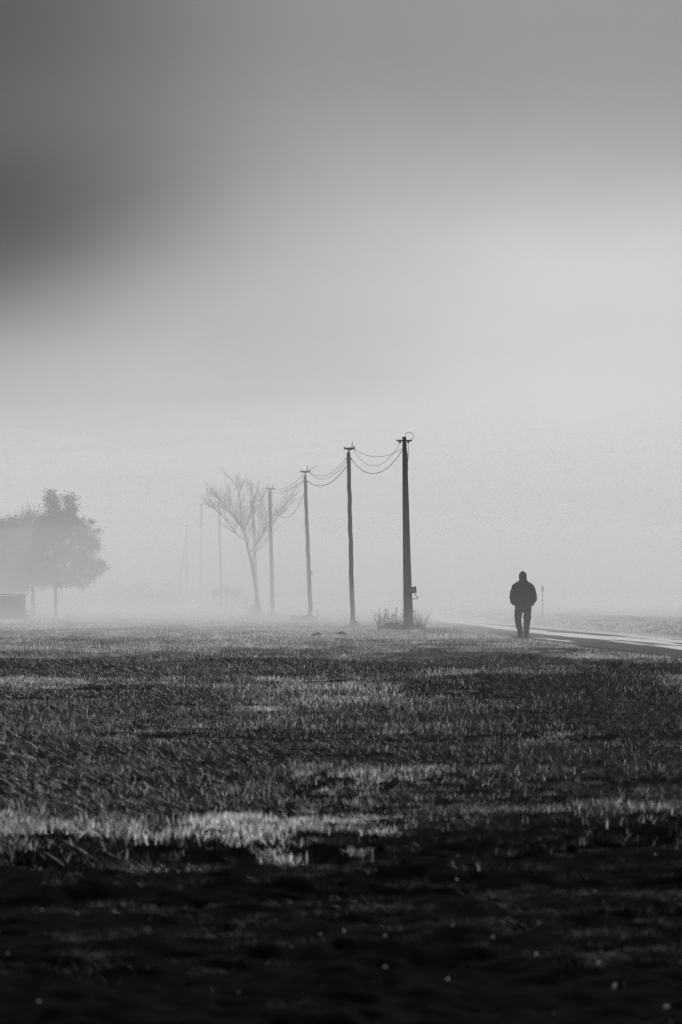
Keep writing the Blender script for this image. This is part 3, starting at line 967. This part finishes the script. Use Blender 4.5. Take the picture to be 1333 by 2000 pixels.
# stakes by the bare tree
for (px_, top_, lab) in ((510.0, 1186, 'thin stake close beside the bare tree trunk'), (517.5, 1191, 'thin stake between the bare tree and the rough grey pole')):
    Yk = 186
    o = Vector((gx(px_, Yk), Yk, 0))
    k = MB(); k.tube([Vector((0, 0, -.1)), at(px_, top_, Yk) - o], [.03, .024], 8)
    tag(k.build('stake', M_WOOD, loc=o), lab, 'stake', 'stakes by the bare tree')

# ------------------------------------------------------------------ weeds, tall grass, mole hills
M_STEM = mat('dead_stems', 0.11, 0.8, 0.4, 4, 0, trans=0.3)
M_WEED = mat('weed_leaves', 0.06, 0.7, 0.4, 4, 0, trans=0.25)


def stems(px0, px1, Y, n, top0, top1, spread, thick, label, leaves=0, name='tall_grass_clump', grp='tall growth at the pole feet'):
    cx = (px0 + px1) / 2
    o = Vector((gx(cx, Y), Y, 0)); o.z = float(height(o.x, o.y))
    mb = MB()
    pm_ = Y / F
    for _ in range(n):
        x0 = random.uniform(px0, px1)
        h = (1150 + CAM_H * F / Y - random.uniform(top0, top1)) * pm_
        k_ = ((x0 - cx) / max(1, (px1 - px0) / 2))
        b = Vector(((x0 - cx) * pm_, random.uniform(-.35, .35), -.02))
        d = Vector((k_ * spread * random.uniform(.3, 1) + random.uniform(-.2, .2), random.uniform(-.15, .15), 1))
        pts = [b, b + d * h * .5, b + d * h * .85 + Vector((k_ * .03, 0, 0)), b + d * h + Vector((k_ * .09, 0, -.02))]
        mb.tube(pts, [thick, thick * .8, thick * .6, thick * .3], 4, cap=False)
        for _ in range(random.randint(0, 2) if leaves else 0):
            p = b + d * h * random.uniform(.2, .98)
            for _ in range(leaves):
                a = Vector((random.uniform(-1, 1), random.uniform(-1, 1), random.uniform(-.5, 1))).normalized()
                c = a.orthogonal().normalized()
                q = p + a * .025
                s = random.uniform(.012, .03)
                mb.add([q - a * s, q + c * s * .5, q + a * s, q - c * s * .5], [(0, 1, 2, 3)])
    ob = mb.build(name, M_STEM, loc=o)
    return tag(ob, label, 'plant', grp)


def mat_low(px0, px1, Y, n, h, label, name='weed_clump', m=None, grp='low weeds at the pole feet', dy=.4):
    """a low tangle of leaves and short stems"""
    cx = (px0 + px1) / 2
    o = Vector((gx(cx, Y), Y, 0)); o.z = float(height(o.x, o.y))
    mb = MB()
    pm_ = Y / F
    hw = (px1 - px0) / 2 * pm_
    for _ in range(n):
        x = random.gauss(0, hw * .5)
        prof = max(.15, 1 - (x / hw) ** 2)
        p = Vector((x, random.uniform(-dy, dy), random.random() ** 1.4 * h * prof))
        a = Vector((random.uniform(-1, 1), random.uniform(-1, 1), random.uniform(-.2, 1.2))).normalized()
        c = a.orthogonal().normalized()
        s = random.uniform(.02, .05)
        mb.add([p - a * s, p + c * s * .4, p + a * s, p - c * s * .4], [(0, 1, 2, 3)])
    return tag(mb.build(name, m or M_WEED, loc=o), label, 'plant', grp)


random.seed(31)
stems(740, 790, Y1 - .5, 150, 1182, 1226, .16, .0045, 'tall thin dry grass left of the nearest pole', 4)
stems(807, 828, Y1 - .2, 120, 1183, 1224, .42, .0045, 'fan of tall dry stems right of the nearest pole')
mat_low(735, 800, Y1 - .9, 900, .3, 'dense leafy weeds at the left foot of the nearest pole')
mat_low(796, 838, Y1 - .6, 600, .26, 'dense low weeds at the right foot of the nearest pole')
mat_low(677, 708, Y2 - .5, 650, .24, 'low dark weeds round the foot of the second nearest pole')
mat_low(575, 627, Y3 - .4, 900, .26, 'low dark weeds round the foot of the leaning third pole')
stems(597, 622, Y3 - .3, 14, 1190, 1206, .1, .006, 'few dry stems with seed heads by the third pole', 5)
k = stems(570, 578, Y3 - .6, 26, 1196, 1204, .25, .008, 'small bushy weed standing apart left of the third pole', 7)
mat_low(521, 548, Y4 - .4, 650, .34, 'low bush at the foot of the rough grey pole')
mat_low(482, 520, YT - .6, 1100, .62, 'rounded bush at the foot of the bare tree')
# sprigs
for (pts_, Yk, lab) in (([(456, 1219), (454.5, 1211), (452, 1203)], 140, 'thin bent twig sticking out of the grass below the pole with sign boards'),
                        ([(475.5, 1219), (474.3, 1213), (474, 1207)], 140, 'thin straight twig in the grass below the bollard'),
                        ([(637, 1229), (638, 1225), (636, 1221)], 125, 'short curled weed between the second and third poles')):
    o = at(*pts_[0], Yk)
    mb = MB(); mb.tube([at(x, y, Yk) - o for x, y in [(pts_[0][0], pts_[0][1] + 5)] + pts_], [.016, .014, .010, .006], 5)
    for q in range(5):
        p = at(*pts_[0], Yk).lerp(at(*pts_[2], Yk), random.random()) - o
        a = Vector((random.uniform(-1, 1), 0, random.uniform(0, 1))).normalized(); c = Vector((-a.z, 0, a.x))
        mb.add([p, p + a * .03 + c * .012, p + a * .07, p + a * .03 - c * .012], [(0, 1, 2, 3)])
    tag(mb.build('twig', M_STEM, loc=o), lab, 'twig', 'twigs sticking up from the grass')
M_MOLE = mat('mole_earth', 0.02, 0.95, 0.4, 12, 0.8, spec=.05)
def molehill(px0, px1, py, Y, h, label):
    cx = (px0 + px1) / 2
    o = Vector((gx(cx, Y), Y, 0)); o.z = float(height(o.x, o.y)) - .02
    rw = (px1 - px0) / 2 * Y / F
    mb = MB()
    n, rg = 22, 7
    for i in range(rg):
        t = i / (rg - 1)
        for j in range(n):
            a = 6.283 * j / n
            k_ = 1 + .22 * math.sin(3 * a + cx) + random.uniform(-.1, .1)
            r = rw * (1 - t) * k_
            mb.v.append((r * math.cos(a), r * 1.3 * math.sin(a), h * math.sin(1.5708 * min(1, t * 1.25)) * random.uniform(.72, 1.15) if i else -.05))
    for i in range(rg - 1):
        for j in range(n):
            a, b = i * n + j, i * n + (j + 1) % n
            mb.f.append((a, b, b + n, a + n))
    tag(mb.build('molehill', M_MOLE, loc=o, smooth=True), label, 'molehill', 'molehills in the grass')
molehill(606, 634, 1247, 101, .13, 'dark flat molehill below the leaning third pole')
molehill(651, 682, 1246, 102, .15, 'largest dark molehill, below the second nearest pole')
molehill(466, 492, 1244, 104, .12, 'dark molehill farthest left, below the bare tree')

# pale scraps added to stand in for sparkles of light among the ruts
M_GLINT = mat('glint_scrap', 0.45, 0.4, 0.3, 5, 0, trans=.5, spec=.6)
mb = MB()
for _ in range(80):
    y = rng.uniform(11.2, 19.5); x = rng.uniform(-.1, .1) * y
    z = float(height(x, y)) + random.uniform(.005, .05)
    a = Vector((random.uniform(-1, 1), random.uniform(-.6, .6), random.uniform(-.3, 1))).normalized(); c = a.orthogonal().normalized()
    s = .0025 + .009 * random.random() ** 2.5
    p = Vector((x, y, z)); nn = a.cross(c)
    mb.add([p - a * s, p + c * s * .6 + nn * s * .2, p + a * s, p - c * s * .6 + nn * s * .2], [(0, 1, 2, 3)])
tag(mb.build('glint_scraps', M_GLINT), 'tiny pale scraps added as glints on the dark mud', 'leaf litter', kind='stuff')

# ------------------------------------------------------------------ the walking man
YP = 101.0
M_SKIN = mat('skin', 0.30, 0.6, 0.1, 8, 0.05)
M_JACKET = mat('dark_jacket', 0.022, 0.85, 0.25, 20, 0.2, spec=.15)
M_TROUSER = mat('dark_trousers', 0.024, 0.9, 0.25, 24, 0.2, spec=.1)
M_HAT = mat('knit_hat', 0.022, 0.95, 0.3, 60, 0.4, spec=.05)
M_SHOE = mat('dark_boots', 0.02, 0.6, 0.2, 20, 0.1)
pb = Vector((gx(1022, YP), YP, 0.0))
man = empty('person', pb, 'person in dark jacket and knit hat walking away, hands in pockets', 'person')


def skin_body():
    J = {'pelvis': (0, 0, .90, .125), 'belly': (0, .01, 1.08, .125), 'chest': (0, 0, 1.30, .135), 'neck': (0, .01, 1.47, .06), 'jaw': (0, .035, 1.545, .068), 'head': (0, .03, 1.62, .088), 'crown': (0, .02, 1.685, .068),
         'nose': (0, .125, 1.595, .013)}
    E = [('pelvis', 'belly'), ('belly', 'chest'), ('chest', 'neck'), ('neck', 'jaw'), ('jaw', 'head'), ('head', 'crown'), ('head', 'nose')]
    for s, n in ((-1, 'l'), (1, 'r')):
        J['ear' + n] = (s * .088, .02, 1.60, .016); E.append(('head', 'ear' + n))
        J['sh' + n] = (s * .17, 0, 1.385, .062); J['el' + n] = (s * .285, -.06, 1.11, .042); J['wr' + n] = (s * .205, .09, .915, .028); J['pa' + n] = (s * .185, .13, .865, .032)
        E += [('chest', 'sh' + n), ('sh' + n, 'el' + n), ('el' + n, 'wr' + n), ('wr' + n, 'pa' + n)]
        for fi, (dx, ln_) in enumerate(((-.027, .06), (-.009, .07), (.009, .066), (.026, .052))):
            a, b, c = f'f{fi}a{n}', f'f{fi}b{n}', f'f{fi}c{n}'
            J[a] = (s * .18 + dx * .5, .145 + dx, .835, .009); J[b] = (s * .172 + dx * .5, .155 + dx, .835 - ln_ * .55, .0085); J[c] = (s * .16 + dx * .5, .158 + dx, .835 - ln_, .0075)
            E += [('pa' + n, a), (a, b), (b, c)]
        J['ta' + n] = (s * .165, .10, .855, .011); J['tb' + n] = (s * .15, .095, .82, .009); E += [('pa' + n, 'ta' + n), ('ta' + n, 'tb' + n)]
    J['hipl'] = (-.10, 0, .86, .088); J['knl'] = (-.125, .03, .475, .056); J['anl'] = (-.075, -.14, .10, .038); J['tol'] = (-.075, .03, .035, .034)
    J['hipr'] = (.10, 0, .86, .088); J['knr'] = (.105, .06, .475, .056); J['anr'] = (.088, .05, .09, .038); J['tor'] = (.10, .22, .035, .034)
    for n in 'lr': E += [('pelvis', 'hip' + n), ('hip' + n, 'kn' + n), ('kn' + n, 'an' + n), ('an' + n, 'to' + n)]
    ks = list(J)
    me = bpy.data.meshes.new('body')
    me.from_pydata([J[k_][:3] for k_ in ks], [(ks.index(a), ks.index(b)) for a, b in E], [])
    o = bpy.data.objects.new('body', me)
    C.objects.link(o)
    o.parent = man
    o.modifiers.new('skin', 'SKIN')
    if not me.skin_vertices: me.attributes
    lay = me.skin_vertices[0].data
    for i, k_ in enumerate(ks):
        lay[i].radius = (J[k_][3],) * 2
        lay[i].use_root = k_ == 'pelvis'
    o.modifiers.new('sub', 'SUBSURF').render_levels = 2
    me.materials.append(M_SKIN)


def make_skin_layer():
    pass


try:
    skin_body()
except Exception as e:
    print('skin layer', e)


def cloth(mb, name, material, voxel=.014, wr=.02, sc=.12):
    o = mb.build(name, material, man, smooth=True)
    r = o.modifiers.new('join', 'REMESH'); r.mode = 'VOXEL'; r.voxel_size = voxel; r.use_smooth_shade = True
    s = o.modifiers.new('soften', 'SMOOTH'); s.iterations = 6; s.factor = .5
    t = bpy.data.textures.new(name + '_folds', 'CLOUDS'); t.noise_scale = sc; t.noise_depth = 3
    d = o.modifiers.new('folds', 'DISPLACE'); d.texture = t; d.strength = wr; d.mid_level = .5
    return o


jk = MB()
jk.rings([(-.005, 0, .815, .215, .15), (0, 0, .84, .235, .165), (0, 0, .95, .242, .17), (0, -.005, 1.10, .25, .175), (0, -.01, 1.25, .25, .18), (0, -.015, 1.36, .232, .165), (0, -.01, 1.41, .212, .14),
          (0, 0, 1.445, .185, .125), (0, .005, 1.47, .142, .112), (0, .01, 1.505, .112, .102), (0, .015, 1.54, .092, .095), (0, .015, 1.555, .085, .09)], 28)
for s in (-1, 1):
    jk.tube(curve([(s * .15, 0, 1.385), (s * .208, -.015, 1.33), (s * .250, -.05, 1.21), (s * .286, -.065, 1.08), (s * .268, .0, .98), (s * .222, .07, .90), (s * .205, .09, .875)], 5),
            [.075] * 3 + [.085] * 7 + [.083] * 8 + [.08] * 6 + [.066] * 4 + [.058] * 3, 14)
jk.box((.262, .05, .865), (.05, .10, .075), 0, .2)          # flap of the right pocket
cloth(jk, 'jacket', M_JACKET, .014, .035, .10)
tr = MB()
tr.rings([(0, 0, .66, .05, .07), (0, 0, .70, .165, .12), (0, 0, .80, .19, .135), (0, 0, .92, .20, .14), (0, 0, .99, .18, .13)], 24)
tr.tube(curve([(-.105, 0, .90), (-.118, .02, .70), (-.13, .04, .50), (-.115, -.02, .36), (-.085, -.10, .20), (-.075, -.135, .085)], 5), [.105] * 5 + [.102] * 5 + [.088] * 6 + [.078] * 5 + [.07] * 5, 16)
tr.tube(curve([(.105, 0, .90), (.118, .03, .70), (.112, .06, .48), (.098, .06, .34), (.092, .055, .20), (.088, .05, .075)], 5), [.108] * 5 + [.104] * 5 + [.092] * 6 + [.082] * 5 + [.076] * 5, 16)
cloth(tr, 'trousers', M_TROUSER, .012, .03, .09)
ht = MB()
ht.rings([(-.005, .02, 1.53, .088, .098), (-.005, .022, 1.55, .103, .115), (-.005, .022, 1.62, .106, .118), (-.005, .018, 1.665, .096, .106), (-.005, .012, 1.705, .072, .08), (-.005, .008, 1.732, .044, .05), (-.005, .006, 1.745, .016, .018)], 24)
ht.build('knit_hat', M_HAT, man, smooth=True)
for x, y in ((-.075, -.135), (.09, .05)):
    bt_ = MB()
    bt_.rings([(x, y + .06, -.01, .064, .155), (x, y + .06, .02, .066, .158), (x, y + .055, .05, .062, .145), (x, y + .02, .08, .058, .095), (x, y, .12, .058, .068), (x, y, .16, .06, .068)], 16)
    bt_.build('boot', M_SHOE, man, smooth=True)
